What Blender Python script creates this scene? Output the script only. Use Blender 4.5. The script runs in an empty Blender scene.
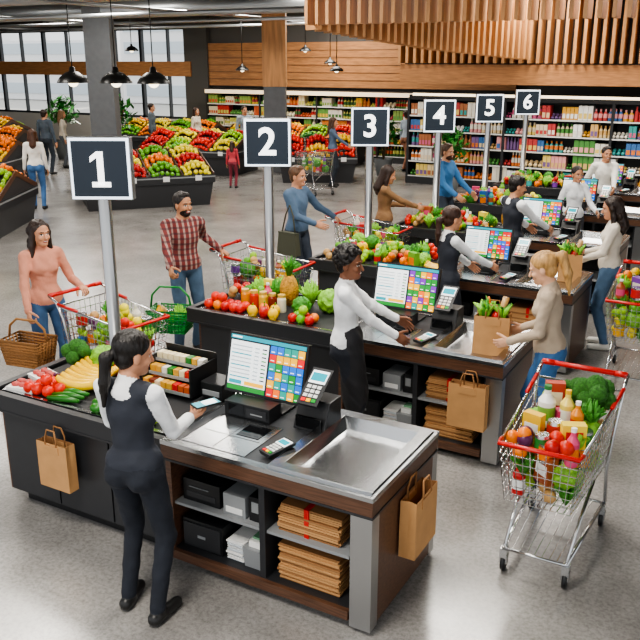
import bpy, math, random, time
import numpy as np
from mathutils import Vector, Matrix
T0=time.time()
SC=bpy.context.scene
def lin(h):
    h=h.lstrip('#');c=[int(h[i:i+2],16)/255 for i in (0,2,4)]
    return tuple(((x/12.92) if x<=.04045 else ((x+.055)/1.055)**2.4) for x in c)+(1,)
MATS={}
def M(name,col,rough=.6,metal=0,emit=0,bump=0,bs=60,var=0,vs=8,str_=(1,1,1)):
    if name in MATS: return MATS[name]
    m=bpy.data.materials.new(name);m.use_nodes=True;nt=m.node_tree;b=nt.nodes['Principled BSDF']
    c=lin(col);b.inputs['Base Color'].default_value=c;b.inputs['Roughness'].default_value=rough;b.inputs['Metallic'].default_value=metal
    if emit:
        b.inputs['Emission Color'].default_value=c;b.inputs['Emission Strength'].default_value=emit
    if bump or var:
        tc=nt.nodes.new('ShaderNodeTexCoord');mp=nt.nodes.new('ShaderNodeMapping');mp.inputs['Scale'].default_value=str_;nt.links.new(tc.outputs['Object'],mp.inputs['Vector'])
    if bump:
        n=nt.nodes.new('ShaderNodeTexNoise');n.inputs['Scale'].default_value=bs;n.inputs['Detail'].default_value=3
        bp=nt.nodes.new('ShaderNodeBump');bp.inputs['Strength'].default_value=bump;bp.inputs['Distance'].default_value=.02
        nt.links.new(mp.outputs['Vector'],n.inputs['Vector']);nt.links.new(n.outputs['Fac'],bp.inputs['Height']);nt.links.new(bp.outputs['Normal'],b.inputs['Normal'])
    if var:
        n=nt.nodes.new('ShaderNodeTexNoise');n.inputs['Scale'].default_value=vs;n.inputs['Detail'].default_value=4
        r=nt.nodes.new('ShaderNodeValToRGB');r.color_ramp.elements[0].position=.3;r.color_ramp.elements[1].position=.7
        r.color_ramp.elements[0].color=tuple(x*(1-var) for x in c[:3])+(1,);r.color_ramp.elements[1].color=tuple(min(1,x*(1+var)) for x in c[:3])+(1,)
        nt.links.new(mp.outputs['Vector'],n.inputs['Vector']);nt.links.new(n.outputs['Fac'],r.inputs['Fac']);nt.links.new(r.outputs['Color'],b.inputs['Base Color'])
    MATS[name]=m;return m
def C(col,rough=.5,**k): return M('mat_'+col.strip('#')+'_%d'%int(rough*100),col,rough,**k)
def link(o,parent=None):
    SC.collection.objects.link(o)
    if parent:o.parent=parent
    return o
# ---------- mesh builder ----------
class MB:
    def __init__(s): s.v=[];s.f=[];s.m=[];s.sm=[];s.mats=[];s.M=Matrix.Identity(4)
    def add(s,vs,fs,mat,smooth=False):
        if mat not in s.mats:s.mats.append(mat)
        k=s.mats.index(mat);o=len(s.v);Mx=s.M
        s.v+=[tuple(Mx@Vector(p)) for p in vs];s.f+=[tuple(i+o for i in f) for f in fs];s.m+=[k]*len(fs);s.sm+=[smooth]*len(fs)
    def at(s,loc=(0,0,0),rz=0,rx=0,ry=0): s.M=Matrix.Translation(loc)@Matrix.Rotation(math.radians(rz),4,'Z')@Matrix.Rotation(math.radians(ry),4,'Y')@Matrix.Rotation(math.radians(rx),4,'X');return s
    def box(s,x0,x1,y0,y1,z0,z1,mat):
        s.add([(x0,y0,z0),(x1,y0,z0),(x1,y1,z0),(x0,y1,z0),(x0,y0,z1),(x1,y0,z1),(x1,y1,z1),(x0,y1,z1)],[(0,3,2,1),(4,5,6,7),(0,1,5,4),(1,2,6,5),(2,3,7,6),(3,0,4,7)],mat)
    def frus(s,x0,x1,y0,y1,z0,X0,X1,Y0,Y1,z1,mat):
        s.add([(x0,y0,z0),(x1,y0,z0),(x1,y1,z0),(x0,y1,z0),(X0,Y0,z1),(X1,Y0,z1),(X1,Y1,z1),(X0,Y1,z1)],[(0,3,2,1),(4,5,6,7),(0,1,5,4),(1,2,6,5),(2,3,7,6),(3,0,4,7)],mat)
    def tube(s,pts,r,mat,n=6,closed=False,smooth=True):
        P=[Vector(p) for p in pts];N=len(P);rs=r if isinstance(r,(list,tuple)) else [r]*N
        ref=Vector((0,0,1));vs=[];prev=None
        for i,p in enumerate(P):
            a=P[(i-1)%N] if (i or closed) else p;b=P[(i+1)%N] if (i<N-1 or closed) else p
            t=(b-a).normalized()
            if prev is None:
                u=t.cross(ref)
                if u.length<.1:u=t.cross(Vector((1,0,0)))
            else: u=prev-t*prev.dot(t)
            u.normalize();prev=u;w=t.cross(u)
            for j in range(n):
                a_=2*math.pi*(j+.5)/n;vs.append(p+(u*math.cos(a_)+w*math.sin(a_))*rs[i])
        fs=[]
        for i in range(N if closed else N-1):
            for j in range(n):
                a=i*n+j;b=i*n+(j+1)%n;c=((i+1)%N)*n+(j+1)%n;d=((i+1)%N)*n+j;fs.append((a,d,c,b))
        if not closed: fs.append(tuple(range(n)));fs.append(tuple(reversed(range((N-1)*n,N*n))))
        s.add(vs,fs,mat,smooth and n>4)
    def lathe(s,c,prof,mat,n=14,smooth=True,mats=None):
        vs=[];N=len(prof)
        for r,z in prof:
            for j in range(n):
                a=2*math.pi*j/n;vs.append((c[0]+r*math.cos(a),c[1]+r*math.sin(a),c[2]+z))
        fs=[];
        for i in range(N-1):
            for j in range(n): fs.append((i*n+j,i*n+(j+1)%n,(i+1)*n+(j+1)%n,(i+1)*n+j))
        if mats:
            for i in range(N-1): s.add(vs[i*n:(i+2)*n],[(j,(j+1)%n,n+(j+1)%n,n+j) for j in range(n)],mats[i],True)
        else: s.add(vs,fs,mat,smooth or n>=10)
        s.add(vs[:n],[tuple(reversed(range(n)))],mat);s.add(vs[-n:],[tuple(range(n))],mats[-1] if mats else mat)
    def ell(s,c,r,mat,seg=12,rg=8,nz=None):
        r=(r,)*3 if isinstance(r,(int,float)) else r;vs=[];fs=[]
        def P(i,j):
            th=math.pi*i/rg;ph=2*math.pi*j/seg;d=(math.sin(th)*math.cos(ph),math.sin(th)*math.sin(ph),math.cos(th));k=nz(th,ph) if nz else 1
            return (c[0]+d[0]*r[0]*k,c[1]+d[1]*r[1]*k,c[2]+d[2]*r[2]*k)
        vs.append(P(0,0))
        for i in range(1,rg):
            for j in range(seg):vs.append(P(i,j))
        vs.append(P(rg,0));L=len(vs)-1
        for j in range(seg):
            fs.append((0,1+j,1+(j+1)%seg));fs.append((L,L-seg+(j+1)%seg,L-seg+j))
        for i in range(rg-2):
            for j in range(seg):a=1+i*seg+j;b=1+i*seg+(j+1)%seg;fs.append((a,a+seg,b+seg,b))
        s.add(vs,fs,mat,True)
    def build(s,name,loc=(0,0,0),rz=0,bevel=0,parent=None):
        me=bpy.data.meshes.new(name);me.from_pydata(s.v,[],s.f)
        for m in s.mats:me.materials.append(m)
        me.polygons.foreach_set('material_index',s.m);me.polygons.foreach_set('use_smooth',s.sm);me.update()
        o=bpy.data.objects.new(name,me);link(o,parent);o.location=loc;o.rotation_euler=(0,0,math.radians(rz))
        if bevel:
            b=o.modifiers.new('b','BEVEL');b.width=bevel;b.segments=2;b.limit_method='ANGLE';b.angle_limit=math.radians(50)
        return o
# ---------- SDF people ----------
V3=lambda *a: np.array(a,float)
def nrm(v):
    v=np.asarray(v,float);return v/max(np.linalg.norm(v),1e-9)
def cap(a,b,ra,rb,mat,k=.02,n=None,q=1.):
    a=np.asarray(a,float);b=np.asarray(b,float);ba=b-a;L=max(ba@ba,1e-9)
    nn=None if n is None else nrm(n)
    def fn(P):
        pa=P-a;t=np.clip(pa@ba/L,0,1);o=pa-t[...,None]*ba
        if nn is not None:
            c=o@nn;o=o+(c*(1/q-1))[...,None]*nn
        d=np.sqrt((o*o).sum(-1))-(ra+t*(rb-ra))
        return d*(q if nn is not None and q<.8 else 1)
    R=max(ra,rb);lo=np.minimum(a,b)-R;hi=np.maximum(a,b)+R
    return (fn,lo,hi,mat,k)
def ell(c,r,mat,k=.02,R=None):
    c=np.asarray(c,float);r=np.asarray(r,float);RT=None if R is None else np.asarray(R,float)
    def fn(P):
        q=P-c
        if RT is not None:q=q@RT
        k0=np.sqrt(((q/r)**2).sum(-1));k1=np.sqrt(((q/(r*r))**2).sum(-1))
        return k0*(k0-1)/np.maximum(k1,1e-6)
    e=r if R is None else np.full(3,r.max())
    return (fn,c-e,c+e,mat,k)
def snets(F,o,h):
    S=F<0;nx,ny,nz=F.shape
    cnt=np.zeros((nx-1,ny-1,nz-1),np.int8)
    C=[(i,j,k) for i in (0,1) for j in (0,1) for k in (0,1)]
    for i,j,k in C: cnt+=S[i:nx-1+i,j:ny-1+j,k:nz-1+k]
    idx=np.argwhere((cnt>0)&(cnt<8));vid=-np.ones(cnt.shape,np.int64);vid[tuple(idx.T)]=np.arange(len(idx))
    pos=np.zeros((len(idx),3));num=np.zeros(len(idx))
    for c0 in C:
        for ax in range(3):
            if c0[ax]: continue
            c1=list(c0);c1[ax]=1
            a=F[tuple((idx+c0).T)];b=F[tuple((idx+c1).T)];cr=(a<0)!=(b<0)
            t=np.where(cr,a/np.where(cr,a-b,1),0);pt=np.tile(np.array(c0,float),(len(idx),1));pt[:,ax]+=t
            pos+=pt*cr[:,None];num+=cr
    v=o+h*(idx+pos/num[:,None]);faces=[]
    for ax in range(3):
        s0=[slice(1,-1)]*3;s0[ax]=slice(0,-1);s1=[slice(1,-1)]*3;s1[ax]=slice(1,None)
        A=S[tuple(s0)];B=S[tuple(s1)];e=np.argwhere(A!=B);ins=A[tuple(e.T)]
        off=np.ones(3,int);off[ax]=0;e=e+off
        u,w=(ax+1)%3,(ax+2)%3
        du=np.zeros(3,int);du[u]=1;dw=np.zeros(3,int);dw[w]=1
        q=np.stack([vid[tuple((e-du-dw).T)],vid[tuple((e-dw).T)],vid[tuple(e.T)],vid[tuple((e-du).T)]],1)
        q[~ins]=q[~ins][:,::-1];faces.append(q)
    return v,np.concatenate(faces)
def sdfmesh(prims,paints,h,smooth=0,fold=0):
    lo=np.min([p[1] for p in prims],0)-3*h-.01;hi=np.max([p[2] for p in prims],0)+3*h+.01
    n=np.ceil((hi-lo)/h).astype(int)+1;F=np.full(n,1.,np.float32)
    ax=[lo[i]+h*np.arange(n[i]) for i in range(3)]
    for fn,l,u,m,k in prims:
        mg=k+2.5*h;a=np.maximum(0,np.floor((l-mg-lo)/h).astype(int));b=np.minimum(n,np.ceil((u+mg-lo)/h).astype(int)+1)
        P=np.stack(np.meshgrid(*[ax[i][a[i]:b[i]] for i in range(3)],indexing='ij'),-1)
        d=fn(P);sl=tuple(slice(a[i],b[i]) for i in range(3));s=F[sl];hh=np.maximum(k-np.abs(s-d),0)/k if k>0 else 0
        F[sl]=np.minimum(s,d)-hh*hh*k*.25
    if fold:
        X,Y,Z=np.meshgrid(*ax,indexing='ij')
        F+=(fold*(np.sin(38*Z+5*np.sin(13*X+2)+4*np.sin(15*Y))*.6+np.sin(31*X+23*Z+3*np.sin(17*Y+1))*.4+np.sin(55*Z-28*X+5*np.sin(21*Y+9*Z))*.3)).astype(np.float32)*np.clip((Z-.12)*8,0,1)
    v,f=snets(F,lo,h);c=v[f].mean(1);best=np.full(len(c),9.);lab=np.zeros(len(c),int)
    mats=[]
    def mi(m):
        if m not in mats:mats.append(m)
        return mats.index(m)
    for fn,l,u,m,k in prims:
        g=np.where(((c>l-.04)&(c<u+.04)).all(1))[0]
        if not len(g):continue
        d=fn(c[g]);w=d<best[g];best[g[w]]=d[w];lab[g[w]]=mi(m)
    if smooth:
        oh=np.eye(len(mats))[lab]
        for _ in range(smooth):
            vo=np.zeros((len(v),oh.shape[1]));vc=np.zeros(len(v))
            for j in range(4):
                np.add.at(vo,f[:,j],oh);np.add.at(vc,f[:,j],1)
            oh=(vo/np.maximum(vc,1)[:,None])[f].mean(1)
        lab=oh.argmax(1)
    for fn,m,only in paints:
        w=fn(c)<0
        if only: w&=np.isin(lab,[mats.index(o) for o in only if o in mats])
        lab[w]=mi(m)
    return v,f,lab,mats
def Rx(a): c,s=math.cos(a),math.sin(a);return np.array([[1,0,0],[0,c,-s],[0,s,c]])
def Rz(a): c,s=math.cos(a),math.sin(a);return np.array([[c,-s,0],[s,c,0],[0,0,1]])
def ik(a,t,l1,l2,pole):
    d=t-a;L=np.linalg.norm(d);dn=d/L;L=min(L,(l1+l2)*.995);x=(l1*l1-l2*l2+L*L)/(2*L);hh=math.sqrt(max(l1*l1-x*x,0))
    p=np.asarray(pole,float);p=nrm(p-dn*(p@dn));return a+dn*x+p*hh,a+dn*L
def person(name,x,y,head,h=1.7,g='f',hl=None,hr=None,pl=None,pr=None,fl=(0,0),fr=(0,0),lean=0,twist=0,hy=0,hp=0,skin='#c68e6d',hair='#20160f',top='#cc8877',bot='#3d5a80',shoe='#222222',style='long',
           vest=None,apron=None,inner=None,inw=.125,sleeve='long',collar=None,beard=False,curlL=.35,curlR=.35,nl=None,nr=None,dl=None,dr=None,res=.008,topmat=None,hres=None,smile=True):
    f=g=='f';w=1.0 if f else 1.13
    mk=lambda n,c,**k:M(n+c,c,**k)
    SK=mk('skin_',skin,rough=.55,var=.08,vs=25,bump=.06,bs=90);HA=mk('hair_',hair,rough=.42,bump=.6,bs=60,var=.4,vs=40,str_=(1,1,.25));TO=topmat or mk('cloth_',top,rough=.9,bump=.45,bs=18,var=.1)
    BO=mk('trouser_',bot,rough=.88,bump=.4,bs=16,var=.16);SH=mk('shoe_',shoe,rough=.4);VE=mk('vest_',vest,rough=.8,bump=.25,bs=16,var=.1) if vest else TO
    EW=M('eye_white','#e8e4de',.3);EI=M('eye_iris','#1c120c',.2);LI=mk('lip_','#7a3a34' if skin in('#7d5038',) else '#a8504a',rough=.4);TE=M('teeth','#f0ece4',.3);WH=mk('collar_',collar or '#f2f2f2',rough=.8)
    IN=mk('cloth_',inner,rough=.85) if inner else None
    P0=V3(0,0,.93);RT=Rz(math.radians(twist))@Rx(-math.radians(lean));T=lambda a:P0+RT@(V3(*a)-P0)
    def loc(t):
        if t is None: return None
        a=-math.radians(head);dx,dy=t[0]-x,t[1]-y;s=1.7/h
        return V3((dx*math.cos(a)-dy*math.sin(a))*s,(dx*math.sin(a)+dy*math.cos(a))*s,t[2]*s)
    hl=loc(hl);hr=loc(hr)
    pr_=[];A=pr_.append
    A(ell((0,-.005,.95),(.158*(.96 if f else 1.0),.112,.115),BO,.03))
    for s in (-1,1):A(ell((s*.07,-.05,.9),(.085,.08,.09),BO,.03))
    A(ell(T((0,.0,1.09)),(.118*w,.088*w,.15),VE,.04,RT))
    A(ell(T((0,.0,1.26)),(.144*w,.103*w,.17),VE,.04,RT))
    A(cap(T((-.115*w,-.012,1.385)),T((.115*w,-.012,1.385)),.056*w,.056*w,VE,.04))
    A(cap(T((0,-.012,1.38)),T((0,-.008,1.445)),.078,.054,VE if not collar else WH,.03))
    if f:
        for s in (-1,1):A(ell(T((s*.065,.075,1.27)),(.056,.042,.052),VE,.03,RT))
    A(ell(T((0,0,.985)),(.163*(.98 if f else 1.06),.12,.085 if vest else .12),VE,.03,RT))
    if apron:
        AP=mk('apron_',apron,rough=.8)
        A(cap((0,.03,.97),(0,.07,.55),.165,.185,AP,.02,n=(0,1,0),q=.58))
    hb=T((0,.0,1.465));RH=RT@Rz(math.radians(hy))@Rx(-math.radians(hp));HD=lambda a:hb+RH@(V3(*a)+V3(0,.018,.115))
    nk=1 if f else 1.15
    A(cap(T((0,-.012,1.40)),HD((0,-.02,-.03)),.05*nk,.05*nk,SK,.02))
    slv={'long':1.0,'short':-.1,'rolled':.25,'none':-1}[sleeve]
    hands=[]
    for s,tg,pole,cu,nn,dd in ((-1,hl,pl,curlL,nl,dl),(1,hr,pr,curlR,nr,dr)):
        sh=T((s*.16*w,-.012,1.38));tg=tg if tg is not None else V3(s*.235*w,.03,.86)
        el,wr=ik(sh,tg,.28,.245,pole if pole is not None else (s*.28,-.8,-.6))
        A(cap(sh,el,.05*w,.041*w,TO if slv>-.5 else SK,.03))
        if slv>=1:A(cap(el,wr-(wr-el)*.02,.041*w,.031*w,TO,.015));A(cap(wr-(wr-el)*.1,wr-(wr-el)*.03,.033*w,.034*w,TO,.004))
        elif slv>0:A(cap(el,el+(wr-el)*slv,.045*w,.043*w,TO,.015))
        A(cap(el,wr,.036*w,.026*w,SK,.012))
        hands.append((s,el,wr,cu,nn,dd))
    for s,ft in ((-1,fl),(1,fr)):
        hp_=V3(s*.088,0,.9);an=V3(s*.1+ft[0],-.03+ft[1],.095+(ft[2] if len(ft)>2 else 0));kn,an=ik(hp_,an,.42,.415,(s*.12,1,0))
        A(cap(hp_,kn,.088,.058,BO,.02));A(cap(kn,an,.057,.053 if not f else .044,BO,.02))
        hz=an[2]-.095
        A(cap((an[0],an[1]-.035,hz+.042),(an[0]+s*.03,an[1]+.15,hz+.036),.04,.033,SH,.012,n=(0,0,1),q=.999))
        A(cap((an[0],an[1],hz+.05),(an[0],an[1],hz+.1),.042,.04,SH,.01))
    ps=[]
    vm=WH if vest else (IN if inner else SK)
    if vest or inner or f: ps.append((cap(T((0,.15,1.46)),T((0,.13,1.27 if vest else 1.37)),.055,.008,0)[0],vm,[VE,TO,WH] if not collar else [VE]))
    if inner: ps.append((cap(T((0,.22,1.42)),T((0,.22,.92)),inw,inw+.012,0)[0],IN,[VE]))
    if collar: ps.append((cap(T((0,.15,1.46)),T((0,.12,1.40)),.04,.006,0)[0],SK,[WH,VE]))
    if vest:
        st_=mk('vest_strap_','#1d2028',rough=.6)
        ps.append((cap(T((-.1,-.13,1.10)),T((.1,-.13,1.10)),.032,.032,0)[0],st_,[VE]))
    v,f_,lab,mats=sdfmesh(pr_,ps,res,smooth=3,fold=.0034)
    parts=[(v,f_,lab,mats)]
    hs=[];A=hs.append;E=lambda c,r,m,k=.01:A(ell(HD(c),r,m,k,RH))
    A(cap(T((0,-.012,1.41)),HD((0,-.02,-.03)),.048*nk,.047*nk,SK,.02))
    E((0,-.012,.033),(.074,.094,.085),SK,.02);E((0,.018,-.035),(.058 if f else .062,.068,.083),SK,.02);E((0,.052,-.09),(.03 if f else .036,.034,.026),SK,.02)
    A(cap(HD((0,.086,.0)),HD((0,.102,-.034)),.007,.0115,SK,.008))
    for s in (-1,1):
        E((s*.076,-.008,-.012),(.009,.02,.031),SK,.006);E((s*.036,.062,-.03),(.02,.02,.02),SK,.015);A(cap(HD((s*.012,.084,.022)),HD((s*.045,.072,.022)),.008,.008,SK,.01))
    A(cap(HD((-.016,.081,-.062)),HD((.016,.081,-.062)),.0065,.0065,LI,.004))
    st=style
    HE=lambda c,r,k=.01:E(c,r,HA,k)
    HC=lambda a,b,ra,rb,k=.015:A(cap(HD(a),HD(b),ra,rb,HA,k))
    HE((0,-.027,.047),(.084,.1,.087));HE((0,-.055,-.015),(.068,.055,.07))
    if st=='short': HE((0,.02,.1),(.06,.045,.03))
    if st in('long','wavy'):
        for s in (-1,1):
            HC((s*.066,-.0,.06),(s*.082,-.015,-.08),.028,.03);HC((s*.082,-.015,-.08),(s*.1,-.0,-.2),.03,.02)
        HC((0,-.06,.0),(0,-.09,-.2),.07,.075);HC((0,-.09,-.2),(0,-.08,-.27),.065,.04)
        if st=='wavy':
            rr=random.Random(3)
            for i in range(26):
                a=rr.uniform(math.pi*.95,math.pi*2.05);z=rr.uniform(-.25,.05);HE((math.cos(a)*.09,math.sin(a)*.09-.02,z),(.026,.026,.034))
    if st=='pony':
        HC((0,-.11,.0),(0,-.15,-.03),.026,.032);HC((0,-.15,-.03),(0,-.14,-.16),.034,.03);HC((0,-.14,-.16),(0,-.125,-.29),.03,.01)
    if st=='highpony':
        HC((0,-.11,.07),(0,-.165,.06),.026,.034);HC((0,-.165,.06),(0,-.17,-.08),.036,.034);HC((0,-.17,-.08),(.0,-.14,-.24),.034,.01)
    if st=='bun':HE((0,-.12,.06),(.045,.045,.045))
    if st=='curly':
        rr=random.Random(5)
        for i in range(150):
            a=rr.uniform(0,2*math.pi);b=math.asin(rr.uniform(-.35,1));cx,cy,cz=math.cos(b)*math.cos(a),math.cos(b)*math.sin(a),math.sin(b)
            if cy>.35 and cz<.45: continue
            HE((cx*.092,cy*.1-.025,cz*.092+.045),(.02,.02,.02),.004)
    pts=[]
    PE=lambda c,r,m,only=(SK,LI):pts.append((ell(HD(c),r,m,0,RH)[0],m,only))
    if beard:
        e1=ell(HD((0,.05,-.085)),(.068,.075,.058),HA,0,RH)[0];e2=ell(HD((0,.11,-.035)),(.03,.05,.02),HA,0,RH)[0]
        pts.append((lambda P:np.maximum(e1(P),-e2(P)),HA,(SK,)))
    for s in (-1,1):
        PE((s*.031,.09,.0),(.0155,.03,.0078),EW);PE((s*.031,.09,.0),(.0068,.035,.0078),EI,(EW,));PE((s*.032,.085,.0245),(.019,.03,.0045),HA);PE((s*.031,.09,.009),(.017,.03,.0028),EI)
    PE((0,.09,-.062),(.025,.03,.0085),LI,(SK,LI,HA))
    if smile:PE((0,.09,-.061),(.017,.03,.0038),TE,(LI,))
    parts.append(sdfmesh(hs,pts,hres or max(res*.5,.0036)))
    for s,el,wr,cu,nn,dd in hands:
        d=nrm(dd) if dd is not None else nrm(wr-el)
        n=np.asarray(nn,float) if nn is not None else V3(-s*.8,.1,-.35);n=nrm(n-d*(n@d));sd=np.cross(d,n)*s
        hs=[];A=hs.append;sc=1.0 if f else 1.08
        A(cap(wr-d*.03,wr+d*.01,.0255*sc,.025*sc,SK,.01));A(cap(wr+d*.02,wr+d*.068*sc,.034*sc,.036*sc,SK,.01,n=n,q=.45))
        for i,(o,L) in enumerate(((.027,.92),(.009,1.),(-.009,.95),(-.026,.75))):
            p=wr+(d*(.088-.004*abs(i-1))+sd*o)*sc;dirn=d+sd*o*2.5
            A(cap(wr+(d*.05+sd*o*.9)*sc,p,.011*sc,.0095*sc,SK,.006))
            an=cu*.7
            for j,bl in enumerate((.04,.026,.02)):
                dj=nrm(dirn)*math.cos(an)+n*math.sin(an);q=p+dj*bl*L*sc;A(cap(p,q,(.0092-.001*j)*sc,(.0084-.001*j)*sc,SK,.002));p=q;an+=cu*1.1
        p=wr+(d*.022+sd*.026)*sc;an=.2+cu*.5
        for j,bl in enumerate((.04,.032,.025)):
            dj=nrm(d*.75+sd*(.75-.3*j)+n*math.sin(an)*.7);q=p+dj*bl*sc;A(cap(p,q,(.0125-.0015*j)*sc,(.011-.0015*j)*sc,SK,.004));p=q;an+=cu*.6
        parts.append(sdfmesh(hs,[],min(max(res*.5,.0036),.0055)))
    vs=[];fs=[];ls=[];mats=[];off=0
    for v,f2,l,ms in parts:
        mp=[]
        for m in ms:
            if m not in mats:mats.append(m)
            mp.append(mats.index(m))
        vs.append(v);fs.append(f2+off);ls.append(np.array(mp)[l]);off+=len(v)
    v=np.concatenate(vs)*(h/1.7);f2=np.concatenate(fs);l=np.concatenate(ls)
    v[:,2]-=v[:,2].min()
    me=bpy.data.meshes.new(name);me.vertices.add(len(v));me.vertices.foreach_set('co',v.astype(np.float32).ravel());me.loops.add(len(f2)*4);me.loops.foreach_set('vertex_index',f2.astype(np.int32).ravel())
    me.polygons.add(len(f2));me.polygons.foreach_set('loop_start',np.arange(0,len(f2)*4,4,dtype=np.int32));me.polygons.foreach_set('material_index',l.astype(np.int32));me.polygons.foreach_set('use_smooth',np.ones(len(f2),bool))
    for m in mats:me.materials.append(m)
    me.update(calc_edges=True);me.validate()
    o=bpy.data.objects.new(name,me);link(o);o.location=(x,y,0);o.rotation_euler=(0,0,math.radians(head));return o
# ---------- materials ----------
def steel(name,col='#bcbec0',rough=.22,s=(60,2,60),metal=1.):
    if name in MATS:return MATS[name]
    return M(name,col,rough,metal=metal,bump=.03,bs=8,str_=s)
STEEL=steel('brushed_steel');STEELV=steel('brushed_steel_post','#b9babb',.3,(60,60,2));CHROME=M('chrome','#ccced0',.22,metal=.95);STEELD=steel('steel_plate','#9a9c9e',.3)
BLK=M('black_plastic','#1b1c1e',.38);BLK2=M('charcoal_plastic','#2c2d30',.42);DARK=M('charcoal_panel','#303134',.38,var=.06);RUB=M('belt_rubber','#242528',.55,bump=.1,bs=200)
WALN=M('walnut_dark','#5c4030',.35,var=.35,vs=3,str_=(2,12,30));WOOD=M('oak_wood','#a87548',.5,var=.22,vs=3,str_=(1,1,9));WOODV=M('oak_slat','#b98656',.5,var=.25,vs=2,str_=(6,6,.6))
KRAFT=M('kraft_paper','#c0915f',.8,var=.07,vs=10);KRAFT2=M('kraft_dark','#986c43',.8);WHITE=M('white_plastic','#e9e9e7',.4);GREY=M('grey_plastic','#8d9092',.45);RED=M('red_plastic','#c81c18',.35)
PAPER=M('paper','#f3f2ee',.8);GLASSD=M('dark_glass','#0b0c0e',.06)
FR=dict(red='#c01a14',tom='#dc2c16',green='#62a822',dgreen='#2c6f20',lime='#98c626',yel='#f6c010',oran='#f67c04',lem='#fae034',purp='#5a2350',pink='#d9686b',pot='#c49a62',cream='#efe2c0',grape='#5b2748')
F=lambda k:M('fruit_'+k,FR[k],.34,var=.2,vs=9)
LEAF=M('leafy_green','#3f8a22',.5,var=.4,vs=22,bump=.8,bs=40);LEAFL=M('lettuce_green','#84c038',.5,var=.35,vs=22,bump=.8,bs=40);LEAFD=M('plant_leaf','#2f7a2b',.5,var=.3,vs=6)
# ---------- room ----------
def floor_mat():
    m=bpy.data.materials.new('polished_concrete');m.use_nodes=True;nt=m.node_tree;b=nt.nodes['Principled BSDF'];N=nt.nodes.new;L=nt.links.new
    tc=N('ShaderNodeTexCoord')
    def noise(s,d,r=.6):
        n=N('ShaderNodeTexNoise');n.inputs['Scale'].default_value=s;n.inputs['Detail'].default_value=d;n.inputs['Roughness'].default_value=r;L(tc.outputs['Object'],n.inputs['Vector']);return n
    n1=noise(.7,7,.65);r=N('ShaderNodeValToRGB');r.color_ramp.elements[0].position=.32;r.color_ramp.elements[1].position=.68;r.color_ramp.elements[0].color=lin('#7d7a77');r.color_ramp.elements[1].color=lin('#b1aeaa');L(n1.outputs['Fac'],r.inputs['Fac'])
    n2=noise(38,5,.75);r2=N('ShaderNodeValToRGB');r2.color_ramp.elements[0].position=.33;r2.color_ramp.elements[1].position=.58;r2.color_ramp.elements[0].color=(.42,.42,.42,1);r2.color_ramp.elements[1].color=(1.04,1.04,1.04,1);L(n2.outputs['Fac'],r2.inputs['Fac'])
    mx=N('ShaderNodeMix');mx.data_type='RGBA';mx.blend_type='MULTIPLY';mx.inputs[0].default_value=.65;L(r.outputs['Color'],mx.inputs[6]);L(r2.outputs['Color'],mx.inputs[7]);L(mx.outputs[2],b.inputs['Base Color'])
    n3=noise(2.5,4);mr=N('ShaderNodeMapRange');mr.inputs[3].default_value=.12;mr.inputs[4].default_value=.3;L(n3.outputs['Fac'],mr.inputs[0]);L(mr.outputs[0],b.inputs['Roughness'])
    b.inputs['Specular IOR Level'].default_value=.7
    return m
m=MB();m.box(-34,7,-3,24.3,-.1,0,floor_mat());m.build('floor')
CEIL=M('ceiling_dark','#4d4a47',.8);WALLG=M('wall_grey','#4f4d4a',.7)
m=MB();m.box(-34,7,-1,24.3,4.7,4.8,CEIL);m.build('ceiling')
m=MB()
YB=24
m.box(-34,-18.6,YB,YB+.3,0,1.0,M('wall_white','#c9c6c0',.7));m.box(-34,-18.6,YB,YB+.3,4.15,4.7,CEIL);m.box(-18.9,-17.9,YB-.2,YB+.3,0,4.7,WALLG)
m.box(-17.9,7,YB,YB+.3,0,4.7,WALLG);m.build('wall_back')
m=MB();m.box(-34.2,-34,3,24.3,0,4.7,WALLG);m.build('wall_left')
m=MB();m.box(7,7.2,9,24.3,0,4.7,WALLG);m.build('wall_right')
FRM=M('window_frame','#33383d',.4)
for i in range(6):
    x0=-33.6+i*2.5;mm=MB()
    for a,b in ((x0-.06,x0+.06),(x0+1.22,x0+1.27),(x0+2.44,x0+2.5)):mm.box(a,b,YB+.05,YB+.2,1.0,4.15,FRM)
    for a,b in ((1.0,1.08),(2.5,2.56),(4.08,4.15)):mm.box(x0,x0+2.5,YB+.05,YB+.2,a,b,FRM)
    mm.build('window_%d'%(i+1))
mm=MB();mm.box(-34,-18.6,YB-.25,YB+.02,2.5,3.0,WOOD);mm.build('trim_1')
mm=MB();mm.box(-17.9,-7,YB-.12,YB-.01,2.2,3.6,WOOD)
for i in range(6):mm.box(-17.9,-7,YB-.14,YB-.11,2.2+i*.23,2.215+i*.23,M('seam','#6d4c30',.6))
mm.build('trim_2')
mm=MB();B1=M('facade_pale','#f4f5f6',.8);B2=M('facade_glass','#cdd8e0',.3)
for x0,x1,z in ((-75,-60,7),(-58,-46,4.5),(-44,-34,6.5),(-32,-25,3.5),(-24,-12,5.5)):
    mm.box(x0,x1,48,56,0,z,B1)
    for k in range(int(z/1.5)):
        mm.box(x0+.4,x1-.4,47.9,48,k*1.5+.5,k*1.5+1.3,B2)
mm.build('office_building')
mm=MB();mm.box(-80,10,24.3,60,-.15,-.05,M('pavement','#c8c6c0',.9));mm.build('ground')
mm=MB();mm.box(-.34,.34,-.34,.34,0,4.7,M('column_grey','#5d6064',.6,var=.08));mm.build('column',(-16.3,17.0,0),32)
mm=MB();mm.box(-.3,.3,-.3,.3,0,2.35,M('column_grey','#5d6064',.6));mm.box(-.32,.32,-.32,.32,2.35,4.7,WOODV);mm.build('column',(-12.68,19.95,0),28)
mm=MB();mm.box(-8.6,7,19.3,20.9,2.5,2.95,WOOD);mm.box(-8.6,7,19.6,20.9,2.95,4.7,CEIL);mm.build('trim_3')
mm=MB()
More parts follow.
